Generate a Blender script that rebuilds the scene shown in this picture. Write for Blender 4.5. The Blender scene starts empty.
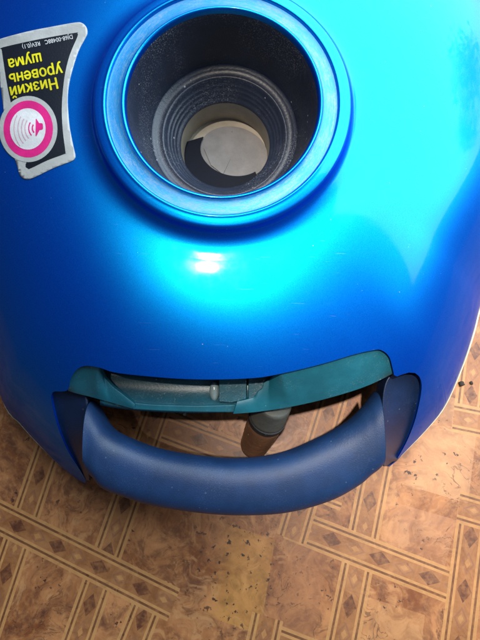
import bpy, bmesh, math, random
from mathutils import Vector, Matrix
from mathutils.bvhtree import BVHTree
from mathutils.geometry import delaunay_2d_cdt

random.seed(7)
S = bpy.context.scene
C = S.collection

# ------------------------------------------------------------------ camera
F = 430.0                    # focal length in photograph pixels (480 x 640)
H = 0.335                    # camera height above the floor
UP = Vector((-0.06, 0.28, 1.0)).normalized()          # world up seen from the camera
YW = (Vector((0, 1, 0)) - UP * UP.y).normalized()
XW = YW.cross(UP)
R = Matrix((XW, YW, UP))                                # camera axes -> world axes
CAM = Vector((0, 0, H))
def W(v): return R @ Vector(v) + CAM
cam = bpy.data.cameras.new('camera'); cam_o = bpy.data.objects.new('camera', cam); C.objects.link(cam_o)
cam_o.matrix_world = Matrix.Translation(CAM) @ R.to_4x4()
cam.sensor_fit = 'VERTICAL'; cam.sensor_height = 32.0; cam.lens = 32.0 * F / 640.0
cam.clip_start = 0.01; cam.clip_end = 50
S.camera = cam_o

# ------------------------------------------------------------------ light
wd = bpy.data.worlds.new('World'); S.world = wd; wd.use_nodes = True
bg = wd.node_tree.nodes['Background']; bg.inputs[0].default_value = (0.72, 0.80, 1.0, 1); bg.inputs[1].default_value = 0.08
S.view_settings.view_transform = 'Standard'; S.view_settings.look = 'None'
S.view_settings.exposure = 0.0; S.view_settings.gamma = 1.0

def aim(o, pos_v, target_v):
    p, t = W(pos_v), W(target_v)
    o.location = p; o.rotation_euler = (t - p).to_track_quat('-Z', 'Y').to_euler()
# sunlight falling in through a gap: a far, small, bright lamp with a soft-edged cone
key = bpy.data.lights.new('sunlight', 'SPOT'); key.energy = 395; key.color = (1.0, 0.90, 0.77)
key.shadow_soft_size = 0.035; key.spot_size = math.radians(14.5); key.spot_blend = 0.95
ko = bpy.data.objects.new('sunlight', key); C.objects.link(ko)
aim(ko, (-0.20, 0.66, 2.15), (0.225, 0.02, -0.28))
# bright window on the right
win = bpy.data.lights.new('window_light', 'AREA'); win.shape = 'RECTANGLE'; win.size = 3.3; win.size_y = 2.6
win.energy = 195; win.color = (0.74, 0.91, 1.0)
wo = bpy.data.objects.new('window_light', win); C.objects.link(wo)
wz = Vector((0.68, 0.50, 0.53)).normalized(); we1 = Vector((0.676, -0.131, -0.725)); we1 = (we1 - wz * we1.dot(wz)).normalized(); we2 = wz.cross(we1)
wx = (0.89 * we1 - 0.456 * we2).normalized(); wy = wz.cross(wx)
wrot = Matrix((R @ wx, R @ wy, R @ wz)).transposed()
wo.matrix_world = Matrix.Translation(W((1.01, 1.64, 0.83))) @ wrot.to_4x4()

# ------------------------------------------------------------------ helpers
def U(px, py, d): return Vector(((px - 240) / F * d, (320 - py) / F * d, -d))
def floor_pt(px, py, z=0.0):
    r = R @ Vector(((px - 240) / F, (320 - py) / F, -1.0))
    return CAM + r * ((z - H) / r.z)
def to_v(w): return R.transposed() @ (Vector(w) - CAM)

BASE = None
def link(name, me, mat, parent=None, smooth=True):
    o = bpy.data.objects.new(name, me); C.objects.link(o)
    if mat: me.materials.append(mat)
    if smooth:
        for p in me.polygons: p.use_smooth = True
    if parent is not None:
        o.parent = parent
    return o
def mesh_v(name, verts, faces, mat, parent, smooth=True, normals=None):
    """verts in camera axes -> mesh placed in the world relative to the cleaner's base"""
    me = bpy.data.meshes.new(name)
    me.from_pydata([W(v) - BASE for v in verts], [], faces); me.update()
    o = link(name, me, mat, parent, smooth)
    if normals is not None:
        me.normals_split_custom_set_from_vertices([tuple((R @ n).normalized()) for n in normals])
    return o
def cr(pts, n):
    """Catmull-Rom through a list of tuples, n steps per span"""
    P = [Vector(p) for p in pts]; out = []
    for i in range(len(P) - 1):
        a = P[max(i - 1, 0)]; b = P[i]; c = P[i + 1]; d = P[min(i + 2, len(P) - 1)]
        for k in range(n):
            t = k / n
            out.append(0.5 * (2 * b + (c - a) * t + (2 * a - 5 * b + 4 * c - d) * t * t + (3 * b - a - 3 * c + d) * t ** 3))
    out.append(P[-1]); return out
TILT = math.radians(4.6)
def tilt(v):
    x, y, z = v; y -= PC[1]; z += 0.225
    return Vector((x, PC[1] + y * math.cos(TILT) + z * math.sin(TILT), -0.225 - y * math.sin(TILT) + z * math.cos(TILT)))
def revolve(name, prof, cx, cy, mat, parent, n=128, arc=None, closed=False):
    """prof: (r, depth) pairs, axis along the viewing axis through cx, cy"""
    v = []; f = []; m = len(prof)
    for i in range(n):
        a = 2 * math.pi * i / n + math.pi / 2; ca, sa = math.cos(a), math.sin(a)
        for r, d in prof: v.append(tilt((cx + r * ca, cy + r * sa, -d)))
    for i in range(n):
        j = (i + 1) % n
        for k in range(m if closed else m - 1):
            l = (k + 1) % m
            f.append((i * m + k, i * m + l, j * m + l, j * m + k))
    o = mesh_v(name, v, f, mat, parent)
    uvl = o.data.uv_layers.new(name='UVMap'); q_ = 0
    for i in range(n):
        for k in range(m if closed else m - 1):
            for x, y in ((i, k), (i, k + 1), (i + 1, k + 1), (i + 1, k)):
                uvl.data[q_].uv = (x / n, y / m); q_ += 1
    return o
def bevel(o, w, s=2, ang=35):
    b = o.modifiers.new('bevel', 'BEVEL'); b.width = w; b.segments = s; b.limit_method = 'ANGLE'; b.angle_limit = math.radians(ang)
    b.harden_normals = False
    return o
def slab(name, pts, thick, mat, parent, bev=0.0006):
    """solid plate: outline (px, py, depth) with its own depth, pushed back by thick"""
    v = [U(*p) for p in pts]; n = len(v)
    bm = bmesh.new()
    top = [bm.verts.new(W(p) - BASE) for p in v]
    bot = [bm.verts.new(W(p + Vector((0, 0, -thick))) - BASE) for p in v]
    ft = bm.faces.new(top); fb = bm.faces.new(bot[::-1])
    for i in range(n):
        j = (i + 1) % n; bm.faces.new((top[j], top[i], bot[i], bot[j]))
    bmesh.ops.recalc_face_normals(bm, faces=bm.faces)
    bmesh.ops.triangulate(bm, faces=[ft, fb])
    me = bpy.data.meshes.new(name); bm.to_mesh(me); bm.free()
    o = link(name, me, mat, parent, True)
    me.set_sharp_from_angle(angle=math.radians(32))
    if bev: bevel(o, bev)
    return o

# ------------------------------------------------------------------ materials
class NT:
    def __init__(s, name):
        s.m = bpy.data.materials.new(name); s.m.use_nodes = True
        s.t = s.m.node_tree; s.b = s.t.nodes['Principled BSDF']
    def n(s, k, **kw):
        x = s.t.nodes.new(k)
        for a, b in kw.items(): setattr(x, a, b)
        return x
    def l(s, a, b): s.t.links.new(a, b)
    def set(s, sock, v):
        if hasattr(v, 'is_linked') or isinstance(v, bpy.types.NodeSocket): s.l(v, sock)
        else: sock.default_value = v
    def math(s, op, a, b=None, c=None, clamp=False):
        x = s.n('ShaderNodeMath', operation=op); x.use_clamp = clamp
        s.set(x.inputs[0], a)
        if b is not None: s.set(x.inputs[1], b)
        if c is not None: s.set(x.inputs[2], c)
        return x.outputs[0]
    def vm(s, op, a, b=None):
        x = s.n('ShaderNodeVectorMath', operation=op); s.set(x.inputs[0], a)
        if b is not None: s.set(x.inputs[1], b)
        return x.outputs['Value'] if op in ('DOT_PRODUCT', 'LENGTH') else x.outputs[0]
    def mix(s, f, a, b):
        x = s.n('ShaderNodeMix', data_type='RGBA'); s.set(x.inputs[0], f)
        s.set(x.inputs[6], a if not isinstance(a, tuple) else (*a, 1)); s.set(x.inputs[7], b if not isinstance(b, tuple) else (*b, 1))
        return x.outputs[2]
    def mixf(s, f, a, b):
        x = s.n('ShaderNodeMix', data_type='FLOAT'); s.set(x.inputs[0], f); s.set(x.inputs[2], a); s.set(x.inputs[3], b); return x.outputs[0]
    def noise(s, scale, detail=3, rough=0.5, vec=None, dist=0.0):
        x = s.n('ShaderNodeTexNoise'); x.inputs['Scale'].default_value = scale; x.inputs['Detail'].default_value = detail
        x.inputs['Roughness'].default_value = rough; x.inputs['Distortion'].default_value = dist
        if vec is None: vec = s.coord()
        s.l(vec, x.inputs['Vector']); return x.outputs['Fac']
    def vor(s, scale, vec=None, rnd=1.0):
        x = s.n('ShaderNodeTexVoronoi'); x.inputs['Scale'].default_value = scale; x.inputs['Randomness'].default_value = rnd
        s.l(vec if vec is not None else s.coord(), x.inputs['Vector']); return x.outputs['Distance'], x.outputs['Color']
    def coord(s):
        if not hasattr(s, '_c'): s._c = s.n('ShaderNodeTexCoord').outputs['Object']
        return s._c
    def ramp(s, v, lo, hi):
        x = s.n('ShaderNodeMapRange'); x.interpolation_type = 'SMOOTHSTEP'; s.set(x.inputs[0], v)
        x.inputs[1].default_value = lo; x.inputs[2].default_value = hi; return x.outputs[0]
    def bump(s, h, strength=0.3, dist=0.001):
        x = s.n('ShaderNodeBump'); x.inputs['Strength'].default_value = strength; x.inputs['Distance'].default_value = dist
        s.l(h, x.inputs['Height']); s.l(x.outputs[0], s.b.inputs['Normal']); return x
    def specks(s, scale, r, keep):
        """scattered dots: voronoi cells of which a share 'keep' carries a dot"""
        d, c = s.vor(scale)
        sep = s.n('ShaderNodeSeparateColor'); s.l(c, sep.inputs[0])
        on = s.math('LESS_THAN', sep.outputs[0], keep)
        rad = s.math('MULTIPLY', sep.outputs[1], r)
        return s.math('MULTIPLY', s.math('LESS_THAN', d, rad), on)
    def p(s, **kw):
        for k, v in kw.items():
            s.set(s.b.inputs[k.replace('_', ' ')], (*v, 1) if isinstance(v, tuple) and len(v) == 3 else v)
        return s

def mat_paint():
    t = NT('metallic_blue_paint')
    fl = t.noise(2600, 2, 0.6); cl = t.noise(9, 3)
    dust = t.math('MAXIMUM', t.specks(150, 0.055, 0.12), t.specks(420, 0.10, 0.05))
    haze = t.math('MULTIPLY', t.ramp(t.noise(700, 2, 0.7), 0.62, 0.8), t.ramp(cl, 0.5, 0.75))
    d2 = t.math('ADD', t.math('MULTIPLY', dust, 0.5), t.math('MULTIPLY', haze, 0.10), clamp=True)
    mp = t.n('ShaderNodeMapping'); t.l(t.coord(), mp.inputs[0]); mp.inputs['Rotation'].default_value = (0.2, 0.1, 0.6); mp.inputs['Scale'].default_value = (45, 1500, 300)
    mp2 = t.n('ShaderNodeMapping'); t.l(t.coord(), mp2.inputs[0]); mp2.inputs['Rotation'].default_value = (0.1, 0.3, -0.9); mp2.inputs['Scale'].default_value = (60, 1900, 300)
    scr = t.math('MAXIMUM', t.ramp(t.noise(1, 2, 0.5, mp.outputs[0]), 0.74, 0.80), t.ramp(t.noise(1, 2, 0.5, mp2.outputs[0]), 0.75, 0.80))
    d2 = t.math('MAXIMUM', d2, t.math('MULTIPLY', scr, 0.08))
    dcol = (0.50, 0.60, 0.70)
    deep = t.mix(d2, t.mix(t.ramp(fl, 0.3, 0.75), (0.0003, 0.013, 0.40), (0.0006, 0.022, 0.56)), dcol)
    face = t.mix(d2, t.mix(t.ramp(fl, 0.3, 0.75), (0.001, 0.46, 0.80), (0.003, 0.64, 1.0)), dcol)
    cr_ = t.mixf(t.ramp(t.noise(55, 5, 0.65), 0.35, 0.75), 0.05, 0.12); cw = t.mixf(d2, 0.24, 0.12)
    t.p(Base_Color=deep, Metallic=t.mixf(d2, 0.45, 0.1), Roughness=0.5, Specular_IOR_Level=0.15, Specular_Tint=(0.05, 0.15, 0.8), Coat_Weight=cw, Coat_Roughness=cr_, Coat_IOR=1.45)
    b2 = t.n('ShaderNodeBsdfPrincipled')                 # bright flake lobe, seen face-on
    t.set(b2.inputs['Base Color'], face); b2.inputs['Metallic'].default_value = 1.0; b2.inputs['Specular Tint'].default_value = (0.02, 0.18, 0.8, 1)
    t.set(b2.inputs['Roughness'], t.mixf(t.ramp(cl, 0.3, 0.8), 0.35, 0.38)); t.set(b2.inputs['Coat Weight'], cw); t.set(b2.inputs['Coat Roughness'], cr_); b2.inputs['Coat IOR'].default_value = 1.45
    bn = t.bump(fl, 0.05, 0.0004); t.l(bn.outputs[0], b2.inputs['Normal'])
    mx = t.n('ShaderNodeMixShader'); mx.inputs[0].default_value = 0.40
    t.l(t.b.outputs[0], mx.inputs[1]); t.l(b2.outputs[0], mx.inputs[2])
    out = [n for n in t.t.nodes if n.type == 'OUTPUT_MATERIAL'][0]; t.l(mx.outputs[0], out.inputs['Surface'])
    return t.m
def mat_plastic(name, col, rough, dusty=0.0, bumpy=0.15, bscale=900, dustcol=(0.5, 0.5, 0.48), spec=0.5, dscale=45):
    t = NT(name)
    big = t.noise(60, 4, 0.6)
    c = t.mix(t.ramp(big, 0.3, 0.75), tuple(x * 0.82 for x in col), tuple(min(1, x * 1.15) for x in col))
    if dusty:
        fine = t.noise(1400, 3, 0.75); dm = t.noise(dscale, 4, 0.65)
        d = t.math('MULTIPLY', t.ramp(fine, 0.52, 0.68), t.ramp(dm, 0.40, 0.72))
        d = t.math('MAXIMUM', t.math('MULTIPLY', d, dusty), t.math('MULTIPLY', t.specks(260, 0.16, 0.22), min(1, dusty * 1.2)))
        c = t.mix(d, c, dustcol)
        t.p(Roughness=t.mixf(d, rough, 0.85))
    else: t.p(Roughness=rough)
    t.p(Base_Color=c, Specular_IOR_Level=spec)
    t.bump(t.noise(bscale, 3, 0.6), bumpy, 0.0006)
    return t.m
M = {}
M['paint'] = mat_paint()
M['navy'] = mat_plastic('navy_grained_plastic', (0.007, 0.030, 0.098), 0.47, 0.10, 0.24, 2000, (0.30, 0.36, 0.45))
M['bracket'] = mat_plastic('navy_smooth_plastic', (0.005, 0.017, 0.058), 0.42, 0.10, 0.08, 900, (0.3, 0.33, 0.4))
M['teal'] = mat_plastic('teal_plastic', (0.010, 0.125, 0.18), 0.42, 0.2, 0.08, 800, (0.45, 0.52, 0.5))
M['tray'] = mat_plastic('dusty_teal_plastic', (0.010, 0.085, 0.125), 0.35, 0.5, 0.15, 700, (0.42, 0.45, 0.43), dscale=140)
M['dark'] = mat_plastic('dusty_black_plastic', (0.019, 0.026, 0.050), 0.40, 0.85, 0.25, 700, (0.33, 0.34, 0.37), dscale=26)
M['darkin'] = mat_plastic('dark_navy_plastic', (0.002, 0.004, 0.013), 0.6, spec=0.15)
M['cream'] = mat_plastic('cream_plastic', (0.40, 0.345, 0.27), 0.5, 0.15, dustcol=(0.2, 0.17, 0.14))
M['grey'] = mat_plastic('grey_card', (0.23, 0.215, 0.215), 0.6, 0.45, dustcol=(0.14, 0.12, 0.11))
M['trim'] = mat_plastic('beige_rim', (0.50, 0.43, 0.30), 0.5)
M['hull'] = mat_plastic('charcoal_hull', (0.03, 0.03, 0.035), 0.5)
M['st_grey'] = mat_plastic('sticker_silver', (0.50, 0.47, 0.45), 0.45, 0.05)
M['st_black'] = mat_plastic('sticker_black', (0.008, 0.010, 0.018), 0.4)
M['st_pink'] = mat_plastic('sticker_pink', (0.80, 0.02, 0.22), 0.42)
M['st_white'] = mat_plastic('sticker_white', (0.78, 0.72, 0.72), 0.45)
M['st_pale'] = mat_plastic('sticker_pale_pink', (0.68, 0.42, 0.46), 0.45)
M['st_yellow'] = mat_plastic('sticker_yellow', (0.85, 0.70, 0.01), 0.42)
M['crumb'] = mat_plastic('dirt', (0.03, 0.02, 0.015), 0.9)
M['wcrumb'] = mat_plastic('pale_dirt', (0.7, 0.65, 0.55), 0.9)
M['roller'] = mat_plastic('brown_roller', (0.15, 0.075, 0.045), 0.30, 0.9, 0.8, 160, (0.42, 0.28, 0.19))
M['rubber'] = mat_plastic('black_rubber', (0.012, 0.012, 0.014), 0.6, 0.2)
M['ferrule'] = mat_plastic('grey_end_cap', (0.075, 0.078, 0.07), 0.55, 0.5, 0.5, 240, dustcol=(0.25, 0.23, 0.2))
def mat_rimwear():
    t = NT('worn_blue_rim')
    uv = t.n('ShaderNodeTexCoord').outputs['UV']
    def st(sx, sy):
        m_ = t.n('ShaderNodeMapping'); t.l(uv, m_.inputs[0]); m_.inputs['Scale'].default_value = (sx, sy, 1); return m_.outputs[0]
    a = t.noise(1, 5, 0.7, st(34, 7)); b = t.noise(1, 4, 0.75, st(150, 30)); c = t.noise(1, 3, 0.5, st(9, 1)); g = t.noise(900, 3, 0.7)
    w = t.math('MULTIPLY', t.ramp(a, 0.42, 0.62), t.ramp(c, 0.3, 0.6))
    w = t.math('ADD', t.math('MULTIPLY', w, 0.55), t.math('MULTIPLY', t.ramp(b, 0.5, 0.66), 0.40), clamp=True)
    w = t.math('MULTIPLY', w, t.mixf(t.ramp(g, 0.35, 0.6), 0.3, 0.75))
    col = t.mix(w, (0.006, 0.24, 0.58), (0.34, 0.41, 0.44))
    t.p(Base_Color=col, Metallic=t.mixf(w, 0.35, 0.0), Roughness=t.mixf(w, 0.4, 0.7)); t.bump(b, 0.2, 0.0005)
    return t.m
M['rimwear'] = mat_rimwear()

# ------------------------------------------------------------------ floor (printed linoleum)
def mat_floor():
    t = NT('parquet_print_linoleum')
    pos = t.n('ShaderNodeNewGeometry').outputs['Position']
    strips = []
    def line(p0, p1, w=14.5):
        a, b = floor_pt(*p0), floor_pt(*p1)
        strips.append((a, b, w / F * 0.32))
    # (start, end) of each inlaid band's centre line as it lies on the floor
    line((62, 408), (-60, 770)); line((178, 350), (60, 690)); line((152, 593), (110, 700))
    line((-40, 497), (160, 598)); line((384, 430), (331, 700)); line((455, 588), (302, 528))
    line((474, 511), (452, 690)); line((474, 511), (640, 560)); line((335, 392), (296, 524))
    line((268, 640), (380, 684)); line((264, 634), (250, 700)); line((178, 432), (330, 490)); line((478, 330), (468, 420)); line((468, 420), (640, 455))
    line((20, 330), (200, 412))
    Uo = Vo = Mk = None
    for a, b, w in strips:
        d = (b - a).normalized(); L = (b - a).length
        rel = t.vm('SUBTRACT', pos, tuple(a))
        u = t.vm('DOT_PRODUCT', rel, tuple(d)); v = t.vm('DOT_PRODUCT', rel, (-d.y, d.x, 0))
        av = t.math('ABSOLUTE', t.math('DIVIDE', v, w))
        inl = t.math('LESS_THAN', t.math('ABSOLUTE', t.math('SUBTRACT', u, L / 2)), L / 2 + w * 0.98)
        m = t.math('MULTIPLY', t.math('LESS_THAN', av, 1.0), inl)
        if Mk is None: Uo, Vo, Mk = u, av, m
        else:
            Uo = t.mixf(m, Uo, u); Vo = t.mixf(m, Vo, av); Mk = t.math('MAXIMUM', Mk, m)
    # the burl wood print
    warp = t.n('ShaderNodeTexNoise'); warp.inputs['Scale'].default_value = 16; warp.inputs['Detail'].default_value = 3; t.l(pos, warp.inputs['Vector'])
    wv = t.vm('ADD', pos, t.vm('SCALE', warp.outputs['Color']));
    wv.node.inputs[1].links[0].from_node.inputs[3].default_value = 0.10
    n1 = t.noise(24, 6, 0.62, wv); n2 = t.noise(70, 5, 0.65, wv); n3 = t.noise(240, 3, 0.6, pos)
    col = t.mix(t.ramp(n1, 0.28, 0.72), (0.17, 0.055, 0.018), (0.50, 0.250, 0.115))
    col = t.mix(t.math('MULTIPLY', t.ramp(n2, 0.44, 0.68), 0.75), col, (0.12, 0.047, 0.026))
    n4 = t.noise(42, 6, 0.72, wv, 0.8)
    col = t.mix(t.math('MULTIPLY', t.ramp(n4, 0.52, 0.66), 0.65), col, (0.10, 0.038, 0.024))
    col = t.mix(t.math('MULTIPLY', t.ramp(n4, 0.47, 0.36), 0.5), col, (0.55, 0.32, 0.16))
    col = t.mix(t.math('MULTIPLY', t.ramp(n3, 0.45, 0.8), 0.4), col, (0.55, 0.30, 0.13))
    # paler and redder printed panels
    for (px0, py0, ax, ay, bx, by, c, f) in (
            (215, 520, 60, 20, -18, 92, (0.52, 0.29, 0.07), 0.45), (405, 385, 75, 20, -16, 95, (0.58, 0.37, 0.22), 0.5),
            (385, 500, 72, 20, -20, 66, (0.47, 0.27, 0.17), 0.5), (345, 590, 80, 25, -15, 90, (0.54, 0.31, 0.15), 0.5),
            (270, 535, 60, 20, -25, 105, (0.29, 0.135, 0.075), 0.45), (160, 420, 90, 30, -30, 60, (0.30, 0.135, 0.07), 0.5)):
        o, pa, pb = floor_pt(px0, py0), floor_pt(px0 + ax, py0 + ay), floor_pt(px0 + bx, py0 + by)
        ea, eb = pa - o, pb - o
        rel = t.vm('SUBTRACT', pos, tuple(o))
        det = ea.x * eb.y - ea.y * eb.x
        a = t.vm('DOT_PRODUCT', rel, (eb.y / det, -eb.x / det, 0)); b = t.vm('DOT_PRODUCT', rel, (-ea.y / det, ea.x / det, 0))
        ins = t.math('MULTIPLY', t.math('LESS_THAN', t.math('ABSOLUTE', t.math('SUBTRACT', a, 0.5)), 0.5), t.math('LESS_THAN', t.math('ABSOLUTE', t.math('SUBTRACT', b, 0.5)), 0.5))
        ins = t.math('MULTIPLY', ins, t.ramp(a, 0.0, 0.45))
        col = t.mix(t.math('MULTIPLY', ins, t.mixf(t.ramp(n1, 0.3, 0.6), f * 0.45, f)), col, c)
    # veins and knots
    vein = t.math('LESS_THAN', t.math('ABSOLUTE', t.math('SUBTRACT', t.noise(34, 4, 0.6, wv, 1.2), 0.5)), 0.008)
    knot = t.math('MULTIPLY', t.ramp(t.noise(210, 3, 0.6, pos), 0.60, 0.66), t.math('MAXIMUM', t.ramp(t.noise(26, 2, 0.5, pos), 0.52, 0.62), t.ramp(t.vm('LENGTH', t.vm('SUBTRACT', pos, tuple(floor_pt(240, 570)))), 0.065, 0.02)))
    vk = t.math('MAXIMUM', t.math('MULTIPLY', t.math('MULTIPLY', vein, 0.6), t.ramp(t.noise(20, 2, 0.5, pos), 0.5, 0.62)), t.math('MULTIPLY', knot, 1.0))
    col = t.mix(vk, col, (0.05, 0.024, 0.018))
    # inlay bands: cream and dark lines, then diamonds
    band = t.mix(t.ramp(n2, 0.35, 0.7), (0.22, 0.095, 0.036), (0.40, 0.205, 0.090))
    cream = (0.55, 0.33, 0.14)
    per = 46 / F * 0.32
    fu = t.math('SUBTRACT', t.math('MULTIPLY', t.math('FRACT', t.math('DIVIDE', Uo, per)), 2.0), 1.0)     # -1..1
    au = t.math('ABSOLUTE', fu)
    d1 = t.math('LESS_THAN', t.math('ADD', t.math('DIVIDE', au, 0.44), t.math('DIVIDE', Vo, 0.44)), 1.0)
    au2 = t.math('SUBTRACT', 1.0, au)
    e = t.math('ADD', t.math('DIVIDE', au2, 0.40), t.math('DIVIDE', Vo, 0.40))
    d2 = t.math('LESS_THAN', t.math('ABSOLUTE', t.math('SUBTRACT', e, 0.9)), 0.16)
    d3 = t.math('LESS_THAN', e, 0.45)
    band = t.mix(t.math('MULTIPLY', d1, t.mixf(t.ramp(n3, 0.3, 0.7), 1.0, 0.7)), band, (0.075, 0.026, 0.018))
    band = t.mix(t.math('MULTIPLY', d2, 0.6), band, (0.22, 0.11, 0.08)); band = t.mix(t.math('MULTIPLY', d3, 0.6), band, cream)
    def ring(lo, hi, c, f, b):
        m = t.math('MULTIPLY', t.math('GREATER_THAN', Vo, lo), t.math('LESS_THAN', Vo, hi))
        return t.mix(t.math('MULTIPLY', m, f), b, c)
    band = ring(0.50, 0.66, cream, 0.85, band); band = ring(0.66, 0.80, (0.085, 0.034, 0.016), 0.85, band); band = ring(0.80, 1.0, cream, 0.8, band)
    col = t.mix(t.math('MULTIPLY', Mk, t.mixf(t.ramp(n3, 0.25, 0.75), 0.92, 0.5)), col, band)
    # general dirt and scuffs
    dirt = t.math('MULTIPLY', t.ramp(t.noise(9, 5, 0.65, pos), 0.5, 0.75), 0.35)
    col = t.mix(dirt, col, (0.12, 0.07, 0.05))
    col = t.mix(1.0, col, (0.88, 0.715, 0.60)); col.node.blend_type = 'MULTIPLY'
    t.p(Base_Color=col, Roughness=t.mixf(n2, 0.34, 0.55), Specular_IOR_Level=0.4)
    t.bump(t.noise(420, 3, 0.6, pos), 0.12, 0.0008)
    return t.m
me = bpy.data.meshes.new('floor')
me.from_pydata([(-1.5, -1.5, 0), (1.5, -1.5, 0), (1.5, 1.5, 0), (-1.5, 1.5, 0)], [], [(0, 1, 2, 3)])
fl = link('floor', me, mat_floor(), None, False); fl['kind'] = 'structure'
fl['label'] = 'brown linoleum floor printed with parquet panels and diamond bands'

# ------------------------------------------------------------------ vacuum cleaner
PC = (-18 / F * 0.225, 220 / F * 0.225)             # hose port axis
bw = W((PC[0], PC[1] - 0.05, -0.3)); BASE = Vector((bw.x, bw.y, 0.0))
vac = bpy.data.objects.new('vacuum_cleaner', None); C.objects.link(vac); vac.location = BASE
vac.empty_display_size = 0.05
vac['label'] = 'metallic blue vacuum cleaner with round hose port, carry handle and noise-level sticker'
vac['category'] = 'vacuum cleaner'

# rim outline: lower edge of the lid, on a plane a little above the floor
RIMH = 0.024
left_px = [(0, 392), (19, 422), (46, 452), (65, 470), (88, 485)]
front_px = [(150, 506), (240, 516), (330, 502)]
right_px = [(388, 468), (405, 452), (427, 429), (446, 404), (464, 361), (474, 329), (481, 302)]
fr_v = [to_v(floor_pt(x, y, RIMH)) for x, y in left_px + front_px + right_px]
back = [(0.192, 0.075), (0.198, 0.135), (0.192, 0.20), (0.160, 0.275), (0.10, 0.335), (0.0, 0.355)]
loop = fr_v + [Vector((x, y, -0.302)) for x, y in back] + [Vector((-x - 0.014, y, -0.302)) for x, y in back[-2::-1]]
k = len(loop)
dense = []
for i in range(k):
    a, b, c, d = loop[i - 1], loop[i], loop[(i + 1) % k], loop[(i + 2) % k]
    for s in range(16):
        q = s / 16
        dense.append(0.5 * (2 * b + (c - a) * q + (2 * a - 5 * b + 4 * c - d) * q * q + (3 * b - a - 3 * c + d) * q ** 3))
for _ in range(8):
    dense = [(dense[i - 1] + dense[i] * 2 + dense[(i + 1) % len(dense)]) / 4 for i in range(len(dense))]
rim_v = dense
ang = sorted([((math.atan2(p.y - PC[1], p.x - PC[0]) - math.pi / 2) % (2 * math.pi), p) for p in rim_v], key=lambda q: q[0])
def rim_at(th):
    th = th % (2 * math.pi)
    lo, hi = 0, len(ang)
    while lo < hi:
        m = (lo + hi) // 2
        if ang[m][0] < th: lo = m + 1
        else: hi = m
    a1, p1 = ang[lo % len(ang)]; a0, p0 = ang[lo - 1]
    da = (a1 - a0) % (2 * math.pi); q = ((th - a0) % (2 * math.pi)) / da if da > 1e-9 else 0
    return p0.lerp(p1, q)
RN, DN = 0.083, 0.2341           # where the lid leaves the neck
PX, QM = 2.12, math.radians(57)
def lid(th, ta):
    """th: angle round the port from straight up; ta: 0 at the neck .. 1 at the rim"""
    a = th + math.pi / 2
    n = tilt((PC[0] + RN * math.cos(a), PC[1] + RN * math.sin(a), -DN)); r = rim_at(th)
    q = ta * QM
    u = (math.sin(q) / math.sin(QM)) ** (2 / PX); g = (1 - math.cos(q)) / (1 - math.cos(QM))
    x, y = n.x + (r.x - n.x) * u, n.y + (r.y - n.y) * u
    zl = n.z - math.tan(TILT) * (y - n.y)               # the plane of the port, carried outward
    return Vector((x, y, zl * (1 - g) + r.z * g))
def lid_n(th, ta):
    e = 2e-3; t0, t1 = max(ta - e, 0.0), min(ta + e, 0.9999)
    a = lid(th, t1) - lid(th, t0); b = lid(th + 0.02, ta) - lid(th - 0.02, ta)
    n = a.cross(b).normalized()
    return n if n.z > 0 or ta > 0.5 else -n
NT_, NA_ = 80, 320
gv = [lid(2 * math.pi * i / NA_, j / NT_) for i in range(NA_) for j in range(NT_ + 1)]
gf = []
for i in range(NA_):
    i2 = (i + 1) % NA_
    for j in range(NT_):
        a, b = i * (NT_ + 1) + j, i2 * (NT_ + 1) + j
        gf += [(a, a + 1, b + 1), (a, b + 1, b)]
bvh = BVHTree.FromPolygons(gv, gf)
def hit(px, py):
    d = Vector(((px - 240) / F, (320 - py) / F, -1)).normalized()
    loc, nor, idx, dist = bvh.ray_cast(Vector((0, 0, 0)), d)
    if loc is None: return None
    if nor.z < 0 and nor.dot(d) > 0: nor = -nor
    return loc, nor, idx
def hit_param(px, py):
    h = hit(px, py)
    if h is None: return None
    loc, nor, idx = h
    q = idx // 2; i, j = q // NT_, q % NT_
    th, ta = 2 * math.pi * (i + 0.5) / NA_, (j + 0.5) / NT_
    for _ in range(12):                                   # Gauss-Newton refinement
        p = lid(th, ta); e = 1e-4
        a = (lid(th + e, ta) - p) / e; b = (lid(th, min(ta + e, 1)) - p) / e; r = loc - p
        aa, ab, bb = a.dot(a), a.dot(b), b.dot(b); ra, rb = a.dot(r), b.dot(r); det = aa * bb - ab * ab
        if abs(det) < 1e-14: break
        th += (ra * bb - rb * ab) / det; ta = min(max(ta + (rb * aa - ra * ab) / det, 0.001), 0.9999)
    return th % (2 * math.pi), ta

# edge of the painted shell along the handle opening (left horn tip -> right horn tip)
seg = []
seg += cr([(86, 480), (80, 470), (67, 449), (57, 424), (51.5, 400), (52.5, 392.5)], 6)
seg += cr([(55, 391.3), (62, 391.5), (66.5, 390.8)], 3)
seg += cr([(69, 388), (70, 381), (75, 371.5), (84, 366), (99, 367.5), (118, 373), (168, 378), (207, 379.5), (246, 378.5), (272, 375.5), (318, 365), (354, 354.5), (372, 350.5), (381, 350), (389, 356.5), (392.5, 368), (394, 375)], 6)
seg += cr([(397, 376.5), (402, 374.5), (409, 372.5)], 3)
seg += cr([(415, 373), (420, 378), (421.5, 390), (416, 417), (407, 441), (396, 460), (388, 466)], 6)
slot = []
for p in seg:
    hp = hit_param(p[0], p[1])
    if hp: slot.append(hp)
th_l = slot[0][0]; th_r = slot[-1][0]
SX, SY = 0.17, 0.16
poly = []                                     # boundary in (theta, tau) space
TA1 = 0.996
poly_slot = [(th, min(ta, TA1 - 0.004)) for th, ta in slot]
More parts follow.
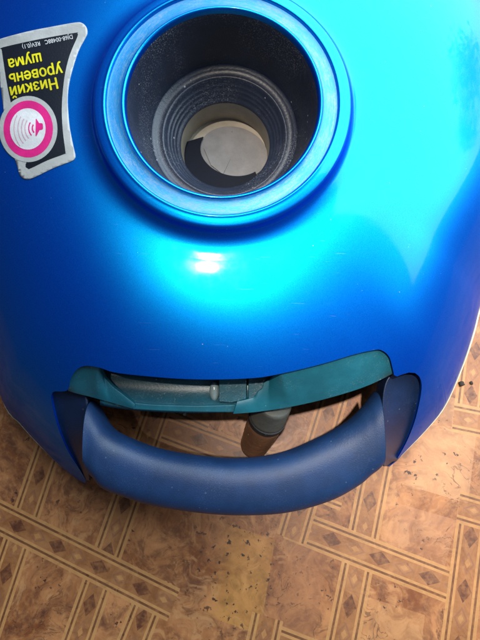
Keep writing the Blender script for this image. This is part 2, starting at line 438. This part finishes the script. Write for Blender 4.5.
# start of the strip at theta = 0 (far rear), run round to the left horn
n_b = 90
rim_left = [(th_l * i / n_b, TA1) for i in range(1, n_b)] + [(th_l - 0.004, TA1)]
rim_right = [(th_r + 0.004, TA1)] + [(th_r + (2 * math.pi - th_r) * i / n_b, TA1) for i in range(1, n_b)]
seam0 = [(0.0, TA1 * i / 30) for i in range(30, 0, -1)]
neck = [(2 * math.pi * i / 240, 0.0) for i in range(0, 241)]
seam1 = [(2 * math.pi, TA1 * i / 30) for i in range(1, 31)]
poly = [(0.0, TA1)] + rim_left + poly_slot + rim_right + seam1[::-1] + neck[::-1] + seam0[::-1][:-1]
# (order: rim left -> slot -> rim right -> down the seam -> back along the neck -> up the seam)
def clean(pl):
    out = []
    for p in pl:
        if not out or abs(p[0] - out[-1][0]) + abs(p[1] - out[-1][1]) > 1e-6: out.append(p)
    return out
poly = clean(poly)
pts2 = [Vector((p[0] * SX, p[1] * SY)) for p in poly]; nb = len(pts2)
def inside(x, y):
    c = False; j = nb - 1
    for i in range(nb):
        xi, yi = pts2[i]; xj, yj = pts2[j]
        if (yi > y) != (yj > y) and x < (xj - xi) * (y - yi) / (yj - yi) + xi: c = not c
        j = i
    return c
grid = []
step = 0.0042
slot2 = [Vector((p[0] * SX, p[1] * SY)) for p in poly_slot]
for i in range(1, int(2 * math.pi * SX / step)):
    for j in range(1, int(TA1 * SY / step)):
        x, y = i * step, j * step
        if y > TA1 * SY - step * .6: continue
        near = any(abs(x - q.x) < 0.0022 and abs(y - q.y) < 0.0022 for q in slot2) if th_l * SX - .02 < x < th_r * SX + .02 or True else False
        if near: continue
        if inside(x, y): grid.append(Vector((x, y)))
edges = [(i, (i + 1) % nb) for i in range(nb)]
r_ = delaunay_2d_cdt(pts2 + grid, edges, [], 1, 1e-7)
cv, cf = r_[0], r_[2]
lv = [lid(p.x / SX, p.y / SY) for p in cv]; ln = [lid_n(p.x / SX, p.y / SY) for p in cv]
lf = [tuple(f) for f in cf]
# rolled lip along the opening
base_i = len(lv)
slp = [(lid(*p), lid_n(*p)) for p in poly_slot]
ns = len(slp); rows = 7; rr = 0.0014
for i, (p, n) in enumerate(slp):
    tg = (slp[min(i + 1, ns - 1)][0] - slp[max(i - 1, 0)][0]).normalized()
    o = n.cross(tg).normalized()                     # away from the sheet
    o = o if True else o
    for kx in range(rows):
        a = min(kx, 5) / 5 * math.pi / 2
        q = p + o * (rr * math.sin(a)) - n * (rr * (1 - math.cos(a)))
        if kx == 6: q = q - n * 0.002 + Vector((0, 0, -0.009))
        lv.append(q); ln.append((n * math.cos(a) + o * math.sin(a)).normalized())
for i in range(ns - 1):
    for kx in range(rows - 1):
        a, b = base_i + i * rows + kx, base_i + (i + 1) * rows + kx
        lf.append((a, a + 1, b + 1, b))
def orient(vs, fs, nsr):
    out = []
    for f in fs:
        a, b, c = vs[f[0]], vs[f[1]], vs[f[2]]
        n = (b - a).cross(c - a)
        out.append(f if n.dot(nsr[f[0]] + nsr[f[1]] + nsr[f[2]]) > 0 else tuple(reversed(f)))
    return out
lf = orient(lv, lf, ln)
lido = mesh_v('lid', lv, lf, M['paint'], vac, True, ln)

# rim trim following the lower edge, not across the handle opening
tv, tf = [], []
ths = [th_r + 0.05 + (2 * math.pi - th_r + th_l - 0.13) * i / 260 for i in range(261)]
for i, th in enumerate(ths):
    p = lid(th, 1.0); q = lid(th + 0.01, 1.0); tg = (q - p).normalized(); up = UP; sd = tg.cross(up).normalized()
    for kx in range(8):
        a = 2 * math.pi * kx / 8
        tp = min(1.0, i / 30, (len(ths) - 1 - i) / 30) * 0.9 + 0.1; tv.append(p + sd * 0.0012 * tp + sd * 0.0010 * tp * math.cos(a) + up * (0.0012 * tp * math.sin(a) - 0.0009))
for i in range(len(ths) - 1):
    for kx in range(8):
        a, b = i * 8 + kx, i * 8 + (kx + 1) % 8
        tf.append((a, b, b + 8, a + 8))
mesh_v('rim_trim', tv, tf, M['trim'], vac)

# lower hull, standing on the floor under the lid, its front kept back behind the handle opening
hv, hf = [], []
yfront = (R @ U(240, 372, 0.30) + CAM).y + 0.012
hp = []
dw = [W(p) for p in dense[::3]]
cxw = sum(p.x for p in dw) / len(dw); cyw = sum(p.y for p in dw) / len(dw)
for p in dw:
    q = Vector((cxw + (p.x - cxw) * 0.90, cyw + (p.y - cyw) * 0.90, p.z + 0.006))
    q.y = max(q.y, yfront); hp.append(q)
for zf, s in ((0.0, 0.97), (0.03, 1.0), (1.0, 1.0)):
    for q in hp: hv.append(to_v((cxw + (q.x - cxw) * s, cyw + (q.y - cyw) * s, q.z * zf)))
m = len(hp)
for rI in range(2):
    for i in range(m):
        j = (i + 1) % m; hf.append((rI * m + i, rI * m + j, (rI + 1) * m + j, (rI + 1) * m + i))
hf.append(tuple(range(m))[::-1])
mesh_v('lower_body', hv, hf, M['hull'], vac)

# hose port: painted neck, worn landing, dusty funnel, sleeve and flap
D0 = 0.225
port = revolve('hose_port', cr([(0.0608, D0 + 0.0016), (0.0613, D0 + 0.0004), (0.0621, D0), (0.0632, D0 + 0.0003), (0.0652, D0 + 0.0006), (0.0672, D0 + 0.0011), (0.0682, D0 + 0.0021), (0.0690, D0 + 0.0042), (0.0702, D0 + 0.0061), (0.0724, D0 + 0.0077), (0.0754, D0 + 0.0086), (0.0790, D0 + 0.0090), (RN + 0.0003, DN)], 5), PC[0], PC[1], M['paint'], vac)
revolve('landing_ring', cr([(0.0530, D0 + 0.0006), (0.0540, D0 + 0.0014), (0.0565, D0 + 0.0018), (0.0598, D0 + 0.0018), (0.0609, D0 + 0.0016)], 4), PC[0], PC[1], M['rimwear'], port)
revolve('inner_lip', cr([(0.0505, D0 + 0.004), (0.0510, D0 + 0.0012), (0.0517, D0 + 0.0002), (0.0525, D0 + 0.0001), (0.0531, D0 + 0.0007)], 5), PC[0], PC[1], M['paint'], port)
revolve('funnel', cr([(0.0506, D0 + 0.0030), (0.0498, D0 + 0.006), (0.0480, D0 + 0.016), (0.0458, D0 + 0.027), (0.0440, D0 + 0.0345)], 4) , PC[0], PC[1], M['dark'], port)
revolve('step_ring', [(0.0440, D0 + 0.0343), (0.0433, D0 + 0.0352), (0.0424, D0 + 0.0352), (0.0418, D0 + 0.0358), (0.0385, D0 + 0.0368), (0.0380, D0 + 0.0362), (0.0372, D0 + 0.0362), (0.0366, D0 + 0.0370)], PC[0], PC[1], M['dark'], port)
pr = [(0.0366, D0 + 0.0370)]
for i in range(4):
    r = 0.0355 - i * 0.0016; d = D0 + 0.0385 + i * 0.0022
    pr += [(r, d), (r - 0.0004, d + 0.0012), (r - 0.0010, d + 0.0013)]
pr += [(0.0292, D0 + 0.0472), (0.0284, D0 + 0.0474), (0.0282, D0 + 0.049)]
revolve('throat', pr, PC[0], PC[1], M['dark'], port)
revolve('sleeve', [(0.0283, D0 + 0.0485), (0.0281, D0 + 0.053), (0.0277, D0 + 0.0665)], PC[0], PC[1], M['cream'], port)
DB = D0 + 0.066
def disc(name, outline, mat, parent, thick=0.0008):
    o3 = [tilt((x, y, -d)) for x, y, d in outline]
    return slab(name, [(240 - v.x / v.z * F, 320 + v.y / v.z * F, -v.z) for v in o3], thick, mat, parent, 0)
disc('bag_plate', [(PC[0] + 0.0285 * math.cos(2 * math.pi * i / 64), PC[1] + 0.0285 * math.sin(2 * math.pi * i / 64), DB) for i in range(64)], M['cream'], port)
# dark crescent sheet over the lower left of the plate
cres = []
for i in range(41):
    a = math.radians(160 + (322 - 160) * i / 40); cres.append((PC[0] + 0.0277 * math.cos(a), PC[1] + 0.0277 * math.sin(a), DB - 0.0035))
for i in range(31):
    a = math.radians(322 - (322 - 166) * i / 30)
    ex, ey = 0.0225 * math.cos(a), 0.0175 * math.sin(a); tl = math.radians(-14)
    cres.append((PC[0] + 0.005 + ex * math.cos(tl) - ey * math.sin(tl), PC[1] + 0.0035 + ex * math.sin(tl) + ey * math.cos(tl), DB - 0.0035))
disc('dark_crescent', cres, M['darkin'], port, 0.0012)
ov = []
for i in range(64):
    a = 2 * math.pi * i / 64; ex, ey = 0.0232 * math.cos(a), 0.0180 * math.sin(a); tl = math.radians(-14)
    ov.append((PC[0] + 0.005 + ex * math.cos(tl) - ey * math.sin(tl), PC[1] + 0.0030 + ex * math.sin(tl) + ey * math.cos(tl), DB - 0.0012))
disc('oval_flap', ov, M['grey'], port, 0.0009)

fold = [(PC[0] - 0.0150, PC[1] + 0.006, DB - 0.0018), (PC[0] + 0.003, PC[1] - 0.0015, DB - 0.0015), (PC[0] - 0.002, PC[1] - 0.0125, DB - 0.0018), (PC[0] - 0.010, PC[1] - 0.006, DB - 0.0019)]
disc('flap_fold', fold, M['grey'], port, 0.0004)
# carry handle
st = [((92, 399), (89, 467), .258), ((97, 404), (92, 473), .259), ((103, 415), (97, 478), .2595), ((113, 429), (105, 487), .2605), ((132, 439), (122, 494), .2615), ((160, 449), (150, 503), .262), ((200, 456), (196, 510.5), .262),
      ((240, 458.5), (240, 513.5), .262), ((280, 453), (286, 511), .262), ((315, 439), (328, 500), .262), ((345, 423), (356, 485), .261), ((362, 408), (368, 475), .2595), ((370, 398), (375, 470), .2585), ((376, 390), (380, 465), .258)]
sec = cr([(a[0], a[1], b[0], b[1], d) for a, b, d in st], 6) if False else None
def cr_list(rows, n):
    out = []
    for i in range(len(rows) - 1):
        a, b, c, d = rows[max(i - 1, 0)], rows[i], rows[i + 1], rows[min(i + 2, len(rows) - 1)]
        for kx in range(n):
            q = kx / n
            out.append([0.5 * (2 * y + (z - x) * q + (2 * x - 5 * y + 4 * z - w) * q * q + (3 * y - x - 3 * z + w) * q ** 3) for x, y, z, w in zip(a, b, c, d)])
    out.append(list(rows[-1])); return out
rowsH = cr_list([[a[0], a[1], b[0], b[1], d] for a, b, d in st], 6)
hv, hf = [], []; NS = 40
for (tx, ty, bx_, by_, d) in rowsH:
    T, B = U(tx, ty, d), U(bx_, by_, d); cc = (T + B) / 2; hh = (T - B) / 2 * 0.955
    for kx in range(NS):
        a = 2 * math.pi * kx / NS; ca, sa = math.cos(a), math.sin(a)
        e = 2 / 2.7
        y = math.copysign(abs(ca) ** e, ca); z = math.copysign(abs(sa) ** e, sa)
        hv.append(cc + hh * y + Vector((0, 0, 0.0130 * z)))
for i in range(len(rowsH) - 1):
    for kx in range(NS):
        a, b = i * NS + kx, i * NS + (kx + 1) % NS
        hf.append((a, b, b + NS, a + NS))
hf.append(tuple(range(NS))); hf.append(tuple(range((len(rowsH) - 1) * NS, len(rowsH) * NS))[::-1])
mesh_v('carry_handle', hv, hf, M['navy'], vac)

# brackets between the painted horns and the handle ends
def ld(px, py, extra):
    h = hit(px, py); return (-h[0].z if h else 0.285) + extra
def bracket(pts):
    out = [(x, y, ld(x, y, e) if d is None else d) for x, y, d, e in pts]
    return slab('handle_bracket', out, 0.016, M['bracket'], vac, 0.0008)
# teal latch under the edge of the opening
def tl_(x, y, e=.0025): return (x, y, ld(x, y, e))
def resample(P, n):
    P = [Vector(p) for p in P]; L = [0.0]
    for a, b in zip(P, P[1:]): L.append(L[-1] + (b - a).length)
    out = []; k_ = 0
    for i in range(n):
        q = L[-1] * i / (n - 1)
        while k_ < len(P) - 2 and L[k_ + 1] < q: k_ += 1
        out.append(P[k_].lerp(P[k_ + 1], (q - L[k_]) / max(1e-12, L[k_ + 1] - L[k_])))
    return out
def loft(name, A, B, thick, mat, parent, n=48, m=7, bulge=0.0006, bev=0.0006):
    """plate spanned between two edge curves (camera axes), gently crowned"""
    A, B = resample(A, n), resample(B, n); v = []; f = []
    for back_ in (0, 1):
        for a, b in zip(A, B):
            for k_ in range(m):
                q = k_ / (m - 1); v.append(a.lerp(b, q) + Vector((0, 0, bulge * 4 * q * (1 - q) - back_ * thick)))
    N_ = n * m
    for i in range(n - 1):
        for k_ in range(m - 1):
            a = i * m + k_; f.append((a, a + 1, a + m + 1, a + m)); f.append((N_ + a, N_ + a + m, N_ + a + m + 1, N_ + a + 1))
    for i in range(n - 1):
        for a, b in ((i * m, i * m + m), (i * m + m - 1, i * m + 2 * m - 1)): f.append((a, b, N_ + b, N_ + a))
    for k_ in range(m - 1):
        for a in (k_, (n - 1) * m + k_): f.append((a, a + 1, N_ + a + 1, N_ + a))
    o = mesh_v(name, v, f, mat, parent)
    bm = bmesh.new(); bm.from_mesh(o.data); bmesh.ops.recalc_face_normals(bm, faces=bm.faces); bm.to_mesh(o.data); bm.free()
    o.data.set_sharp_from_angle(angle=math.radians(40)); bevel(o, bev, 2, 40)
    return o
latch = loft('latch', [U(x, y, ld(x, y, .0022)) for x, y in cr([(67, 384), (70, 375), (77, 366), (87, 361.5), (98, 363)], 5)] + [U(x, y, d) for x, y, d in cr([(104, 377, .2462), (112, 386, .2468), (121, 393, .2472), (130, 400, .2478), (135, 404, .2482)], 4)],
             [U(x, y, d) for x, y, d in cr([(68, 391, .2485), (76, 393.5, .2485), (92, 397.5, .2490), (117, 404.5, .2490), (134.5, 409.5, .2490)], 5)], 0.0045, M['teal'], vac, bulge=0.0005, bev=0.0009)
def bracket2(A, B):
    A_ = [U(x, y, ld(x, y, .0030)) for x, y in cr(A, 6)]
    B_ = [U(x, y, d) for x, y, d in cr(B, 6)]
    return loft('handle_bracket', A_, B_, 0.014, M['bracket'], vac, n=40, m=9, bulge=-0.0006, bev=0.0012)
bracket2([(49, 389), (49, 399), (54.5, 424), (64.5, 449), (77, 469), (86, 481)],
         [(75, 386, .2520), (85, 394, .2525), (88, 410, .2530), (87, 430, .2545), (88, 455, .2600), (89, 482, .2720)])
bracket2([(424, 376), (425, 391), (419.5, 417), (410.5, 441), (399, 459), (388, 467)],
         [(396, 371, .2520), (387, 380, .2525), (383, 397, .2530), (383, 420, .2545), (383, 448, .2600), (384, 467, .2720)])

lip = cr([(129, 402), (150, 404.2), (175, 405.2), (205, 405.5), (236, 404.5)], 4); lip2 = cr([(134, 409.5), (155, 410.8), (180, 411.8), (205, 412.3), (234, 412.5)], 4)
slab('latch_lip', [(p[0], p[1], .2495) for p in lip] + [(p[0], p[1], .2500) for p in lip2[::-1]], 0.003, M['teal'], latch, 0.0006)
up_ = cr([(255, 380), (272, 372), (318, 361.5), (354, 350.5), (374, 346.5), (384, 347), (391.5, 356), (394, 366), (392.5, 374)], 5)
lo_ = cr([(392.5, 374), (372, 384), (350, 392), (318, 401), (285, 408), (255, 412.3), (233, 414)], 5)
loft('latch_panel', [U(x, y, d) for x, y, d in ((237, 401.5, .2478), (246, 399.5, .2477), (255, 396.8, .2476), (258, 391, .2468), (263, 388, .2466), (263.5, 383, .2464), (269, 379.5, .246))] + [U(p[0], p[1], ld(p[0], p[1], .0024)) for p in up_[6:]],
     [U(p[0], p[1], .2478 + .0012 * min(1, (394 - p[0]) / 120)) for p in lo_[::-1]], 0.0045, M['teal'], latch, n=64, bulge=0.0007, bev=0.0009)
# recessed dusty tray behind the broken-out piece
tv, tf = [], []
xs = [100 + i * (268 - 100) / 40 for i in range(41)]
for x in xs:
    e = (x - 100) / 168
    ytop = 366 + 8 * math.sin(math.pi * min(1, e * 0.9)) ** 0.7 * 1.0
    for yy, dd in ((ytop, .2560), (ytop + 8, .2562), (ytop + 14, .2560), (ytop + 20, .2549), (ytop + 27, .2528), (ytop + 31, .2512), (ytop + 35, .2502), (ytop + 39, .2515)):
        tv.append(U(x, yy, dd))
for i in range(40):
    for kx in range(7):
        a = i * 8 + kx; tf.append((a, a + 1, a + 9, a + 8))
tr = mesh_v('latch_tray', tv, tf, M['tray'], latch)
so = tr.modifiers.new('thickness', 'SOLIDIFY'); so.thickness = 0.002; so.offset = -1
slab('catch_block', [(219, 377, .2492), (246.5, 377, .2492), (246.5, 399, .2490), (232, 403, .2490), (219, 402, .2492)], 0.004, M['tray'], latch, 0.0005)
slab('catch_block', [(248.2, 377, .2496), (268, 375, .2496), (268, 400, .2494), (248.2, 401, .2494)], 0.004, M['tray'], latch, 0.0005)
# pale rounded bump added to stand for a white glint in the tray
bm = bmesh.new(); bmesh.ops.create_uvsphere(bm, u_segments=20, v_segments=12, radius=1.0)
for v in bm.verts: v.co = W(U(214.5, 391, .2535) + Vector((v.co.x * 0.0030, v.co.y * 0.0058, v.co.z * 0.0032))) - BASE
me = bpy.data.meshes.new('glint_bump'); bm.to_mesh(me); bm.free()
M['glint'] = mat_plastic('pale_glint_plastic', (0.25, 0.33, 0.35), 0.16, 0.1)
link('glint_bump', me, M['glint'], latch)

# front roller seen through the handle opening
def tube_between(name, A, B, ra, rb, mat, parent, n=32, ribs=0):
    ax = (B - A).normalized(); s = ax.cross(Vector((0, 0, 1))).normalized(); t_ = s.cross(ax)
    L = 14; v = []; f = []
    for i in range(L + 1):
        q = i / L; c = A.lerp(B, q); r = ra + (rb - ra) * q + (ribs * math.sin(q * 40) if ribs else 0)
        if i in (0, L): r *= 0.9
        for kx in range(n):
            a = 2 * math.pi * kx / n; v.append(c + s * r * math.cos(a) + t_ * r * math.sin(a))
    for i in range(L):
        for kx in range(n):
            a, b = i * n + kx, i * n + (kx + 1) % n; f.append((a, b, b + n, a + n))
    f.append(tuple(range(n))[::-1]); f.append(tuple(range(L * n, L * n + n)))
    o = mesh_v(name, v, f, mat, parent); o.data.set_sharp_from_angle(angle=math.radians(50)); return o
fr = U(275, 402, .264); to = U(253, 447, .306)
roller = tube_between('front_roller', fr.lerp(to, .36), to, 0.0118, 0.0096, M['roller'], vac, ribs=0.0002)
tube_between('rubber_ring', fr.lerp(to, .30), fr.lerp(to, .37), 0.0123, 0.0122, M['rubber'], roller)
tube_between('end_cap', fr, fr.lerp(to, .31), 0.0108, 0.0119, M['ferrule'], roller)

# ------------------------------------------------------------------ noise-level sticker
def on_lid(px, py, off):
    h = hit(px, py)
    if h is None:
        loc, nor, i_, d_ = bvh.find_nearest(U(px, py, 0.24)); h = (loc, nor if nor.z > 0 else -nor)
    return h[0] + h[1] * off, h[1]
def decal(name, outline, off, mat, parent, holes=(), cell=3.0, solid=False):
    P = [Vector(p) for p in outline]; E = [(i, (i + 1) % len(P)) for i in range(len(P))]
    for ho in holes:
        b = len(P); P += [Vector(p) for p in ho]; E += [(b + i, b + (i + 1) % len(ho)) for i in range(len(ho))]
    x0, x1 = min(p.x for p in P), max(p.x for p in P); y0, y1 = min(p.y for p in P), max(p.y for p in P)
    nP = len(P); G = []
    y = y0 + cell * .7
    while y < y1:
        x = x0 + cell * .7
        while x < x1:
            G.append(Vector((x, y))); x += cell
        y += cell
    rr_ = delaunay_2d_cdt(P + G, E, [], 2 if holes else 1, 1e-5)
    v = []; n = []
    fs = []
    def pin(x, y, poly):
        c = False; j = len(poly) - 1
        for i in range(len(poly)):
            xi, yi = poly[i]; xj, yj = poly[j]
            if (yi > y) != (yj > y) and x < (xj - xi) * (y - yi) / (yj - yi) + xi: c = not c
            j = i
        return c
    for f in rr_[2]:
        if True:
            cx = sum(rr_[0][i].x for i in f) / len(f); cy = sum(rr_[0][i].y for i in f) / len(f)
            if not pin(cx, cy, outline) or any(pin(cx, cy, h) for h in holes): continue
        fs.append(tuple(f))
    for p in rr_[0]:
        a, b = on_lid(p.x, p.y, off); v.append(a); n.append(b)
    o = mesh_v(name, v, fs, mat, parent, True)
    bm = bmesh.new(); bm.from_mesh(o.data)
    loose = [x for x in bm.verts if not x.link_faces]; bmesh.ops.delete(bm, geom=loose, context='VERTS')
    bmesh.ops.recalc_face_normals(bm, faces=bm.faces)
    camd = CAM - BASE
    bm.normal_update()
    if bm.faces and sum(f.normal.dot(camd - f.calc_center_median()) * f.calc_area() for f in bm.faces) < 0: bmesh.ops.reverse_faces(bm, faces=bm.faces)
    bm.to_mesh(o.data); bm.free()
    if solid:
        s = o.modifiers.new('thickness', 'SOLIDIFY'); s.thickness = solid; s.offset = -1
    return o
def z8(l): return [(x / 3.77, y / 3.77 + 20) for x, y in l]
def ell(cx, cy, rx, ry, n=48): return [(cx + rx * math.cos(2 * math.pi * i / n), cy + ry * math.sin(2 * math.pi * i / n)) for i in range(n)]
ou = z8([(-26, 92), (-8, 76), (100, 46), (200, 26), (285, 11), (310, 13), (326, 28), (330, 50), (322, 70), (296, 120), (272, 195), (260, 250), (256, 300), (258, 350), (264, 410), (278, 480), (285, 512), (280, 526), (265, 535), (200, 560), (130, 594), (105, 601), (88, 597), (75, 582), (66, 550), (60, 532)])
ring = ell(28.8, 129.4, 29.5, 33.5, 64)
arc = [p for p in ring if True]
a0 = math.atan2((ou[-1][1] - 129.4) / 33.5, (ou[-1][0] - 28.8) / 29.5)
left = []
for i in range(1, 24):
    a = a0 + (math.radians(213) - a0) * i / 23; left.append((28.8 + 29.5 * math.cos(a), 129.4 + 33.5 * math.sin(a)))
ou = ou + left + z8([(10, 300), (2, 240), (-14, 160)])
ou = [tuple(p) for p in cr(ou + ou[:1], 4)][:-1]
sticker = decal('label_sticker', ou, 0.00030, M['st_grey'], vac, solid=0.00022)
sticker['label'] = 'silver-edged black noise-level sticker printed upside down in yellow'
blk = z8([(8, 112), (14, 104), (150, 74), (284, 50), (292, 52), (293, 64), (265, 130), (247, 200), (238, 270), (234, 340), (238, 420), (248, 500), (245, 506), (180, 530), (118, 560), (106, 560), (98, 545), (120, 480), (60, 380), (42, 310), (25, 225)])
blk = [tuple(p) for p in cr(blk + blk[:1], 3)][:-1]
decal('black_field', blk, 0.00036, M['st_black'], sticker)
decal('silver_ring', ell(28.8, 129.4, 29.0, 33.0, 64), 0.00042, M['st_grey'], sticker)
decal('pink_ring', ell(28.8, 129.4, 24.6, 28.4, 64), 0.00048, M['st_pink'], sticker)
decal('white_disc', ell(28.4, 129.4, 17.7, 20.6, 56), 0.00054, M['st_white'], sticker)
def z4(l): return [(x / 5.33, y / 5.33 + 90) for x, y in l]
decal('speaker_icon', z4([(197, 155), (194, 160), (193, 245), (197, 250), (214, 217), (229, 214), (233, 208), (232, 186), (228, 180), (212, 179)]), 0.00062, M['st_pink'], sticker)
for i, (r, hw_, wd_) in enumerate(((27, 44, 7), (46, 42, 6), (66, 40, 5.5), (84, 38, 5), (103, 38, 4.5), (124, 36, 4))):
    A_ = [math.radians(180 + hw_ * (2 * q / 12 - 1) - 6) for q in range(13)]
    o_ = [(203 + (r + wd_ / 2) * math.cos(a), 206 + (r + wd_ / 2) * 1.13 * math.sin(a)) for a in A_] + [(203 + (r - wd_ / 2) * math.cos(a), 206 + (r - wd_ / 2) * 1.13 * math.sin(a)) for a in A_[::-1]]
    decal('sound_wave', z4(o_), 0.00062, M['st_pink'] if i < 2 else M['st_pale'], sticker)
def lettering(txt, p_right, p_left, cap, mat, bold, name='lettering'):
    """printed line, turned upside down: starts at p_right, ends at p_left (pixels of the photograph)"""
    cu = bpy.data.curves.new('t', 'FONT'); cu.body = txt.replace('нь', ''); cu.size = 100.0; cu.resolution_u = 4; cu.space_character = 1.02
    to_ = bpy.data.objects.new('t', cu); C.objects.link(to_)
    bpy.context.view_layer.update()
    dg = bpy.context.evaluated_depsgraph_get()
    src = bpy.data.meshes.new_from_object(to_.evaluated_get(dg))
    bpy.data.objects.remove(to_); bpy.data.curves.remove(cu)
    co = [v.co / 100.0 for v in src.vertices]; fc = [tuple(p.vertices) for p in src.polygons]; bpy.data.meshes.remove(src)
    if txt.endswith('нь'):                      # the last two letters are drawn: their font outlines overlap themselves
        ox = max(c.x for c in co) + 0.04
        def quad(*q):
            b_ = len(co); co.extend(Vector((ox + x, y, 0)) for x, y in q); fc.append((b_, b_ + 1, b_ + 2, b_ + 3))
        for x in (0.08, 0.425, 0.665): quad((x, 0), (x + 0.085, 0), (x + 0.085, 0.545), (x, 0.545))
        quad((0.165, 0.235), (0.425, 0.235), (0.425, 0.32), (0.165, 0.32))
        rim_o = [(0.75, 0.355), (0.89, 0.355)] + [(0.90 + 0.19 * math.sin(a_ * math.pi / 12), 0.1775 + 0.1775 * math.cos(a_ * math.pi / 12)) for a_ in range(1, 12)] + [(0.89, 0), (0.75, 0)]
        rim_i = [(0.75, 0.275), (0.89, 0.275)] + [(0.90 + 0.105 * math.sin(a_ * math.pi / 12), 0.1775 + 0.0975 * math.cos(a_ * math.pi / 12)) for a_ in range(1, 12)] + [(0.89, 0.08), (0.75, 0.08)]
        for a_ in range(len(rim_o) - 1): quad(rim_o[a_], rim_o[a_ + 1], rim_i[a_ + 1], rim_i[a_])
    x0, x1 = min(c.x for c in co) - bold, max(c.x for c in co) + bold
    e1 = Vector(p_left) - Vector(p_right); L = e1.length; e1n = e1.normalized(); e2 = Vector((-e1n.y, e1n.x))
    if e2.y < 0: e2 = -e2
    vs, fs = [], []
    for q_, (dx, dy) in enumerate(((0, 0), (bold, 0), (-bold, 0), (0, bold * .6), (0, -bold * .6)) if bold else ((0, 0),)):   # heavier strokes
        b0 = len(vs)
        for c in co:
            q = Vector(p_right) + e1n * ((c.x + dx - x0) / (x1 - x0) * L) + e2 * ((c.y + dy) / 0.73 * cap)
            a, b = on_lid(q.x, q.y, 0.00046 + 0.00001 * q_); vs.append(a)
        fs += [tuple(b0 + i for i in f) for f in fc]
    o = mesh_v(name, vs, fs, mat, sticker, False); me = o.data
    bm = bmesh.new(); bm.from_mesh(me); bm.normal_update()
    for f in bm.faces:
        if f.normal.dot(CAM - BASE - f.calc_center_median()) < 0: f.normal_flip()
    bm.to_mesh(me); bm.free()
    return o
def z3(x, y): return (x / 5.33, y / 5.33 + 30)
lettering('Низкий', z3(302, 256), z3(52, 308), 11.2, M['st_yellow'], 0.026)
lettering('уровень', z3(330, 186), z3(48, 240), 11.2, M['st_yellow'], 0.026)
lettering('шума', z3(218, 125), z3(44, 160), 11.2, M['st_yellow'], 0.026)
lettering('DJ68-00488C   REV(0.1)', z3(386, 28), z3(120, 83), 4.4, M['st_white'], 0.0)

# ------------------------------------------------------------------ crumbs on the floor
def crumb(px, py, r, mat, label):
    bm = bmesh.new(); bmesh.ops.create_icosphere(bm, subdivisions=2, radius=r)
    for v in bm.verts: v.co *= 0.75 + 0.5 * random.random(); v.co.z *= 0.6
    me = bpy.data.meshes.new('crumb'); bm.to_mesh(me); bm.free()
    o = link('crumb', me, mat); o.location = floor_pt(px, py) + Vector((0, 0, r * 0.5)); o['label'] = label; o['category'] = 'crumb'; o['group'] = 'crumbs on the floor'
crumb(461, 384, 0.0022, M['crumb'], 'larger dark crumb on the floor right of the blue lid')
crumb(471, 383, 0.0013, M['crumb'], 'smaller dark crumb nearest the right edge of the picture')
crumb(185, 414, 0.0013, M['wcrumb'], 'tiny pale crumb on the floor seen through the handle opening')

# ------------------------------------------------------------------ leafy branch outside, mirrored in the right of the lid
def mat_leaf():
    t = NT('leaf'); t.p(Base_Color=t.mix(t.noise(30, 2), (0.03, 0.07, 0.02), (0.07, 0.13, 0.03)), Roughness=0.5); return t.m
def bark(): 
    t = NT('bark'); t.p(Base_Color=(0.09, 0.06, 0.04), Roughness=0.9); return t.m
lm, bk = mat_leaf(), bark()
def branch(dir_v, dist, rad, n, label):
    c_ = W(Vector((0.13, 0.10, -0.25)) + Vector(dir_v).normalized() * dist)
    root = bpy.data.objects.new('leafy_branch', None); C.objects.link(root); root.location = c_; root['label'] = label; root['category'] = 'branch'; root['group'] = 'leafy branches outside'
    v = []; f = []; tv_ = []; tf_ = []
    for i in range(n):
        d = Vector((random.gauss(0, 1), random.gauss(0, 1), random.gauss(0, 1))).normalized()
        p = d * rad * random.random() ** 0.5
        p.z *= 1.3
        ax = Vector((random.gauss(0, 1), random.gauss(0, 1), random.gauss(0, 1))).normalized(); sd = ax.cross(d).normalized(); nn = ax.cross(sd); l = 0.035 + 0.03 * random.random(); b = len(v)
        v += [p, p + ax * l * .45 + sd * l * .28 + nn * .004, p + ax * l, p + ax * l * .45 - sd * l * .28 + nn * .004, p + ax * l * .5]; f += [(b, b + 1, b + 4), (b + 1, b + 2, b + 4), (b + 2, b + 3, b + 4), (b + 3, b, b + 4)]
    for i in range(9):
        d = Vector((random.gauss(0, 1), random.gauss(0, 1), random.gauss(0, 1) + .4)).normalized() * rad * .9; s0 = d.cross(Vector((.3, .5, .8))).normalized(); s1 = d.cross(s0).normalized(); b = len(tv_)
        o0 = Vector((0, 0, -rad * 1.1))
        for q, r0_ in ((o0, .006), (d, .0015)):
            for k_ in range(6): tv_.append(q + (s0 * math.cos(k_ * math.pi / 3) + s1 * math.sin(k_ * math.pi / 3)) * r0_)
        for k_ in range(6): tf_.append((b + k_, b + (k_ + 1) % 6, b + 6 + (k_ + 1) % 6, b + 6 + k_))
    for nm, vv, ff, mm in (('leaves', v, f, lm), ('twigs', tv_, tf_, bk)):
        me = bpy.data.meshes.new(nm); me.from_pydata(vv, [], ff); link(nm, me, mm, root, False)
branch((0.80, 0.585, 0.20), 1.75, 0.30, 900, 'dark leafy branch mirrored at the upper right of the blue lid')
branch((0.88, 0.41, 0.29), 1.75, 0.18, 480, 'small dark leafy branch mirrored lower at the right edge of the lid')
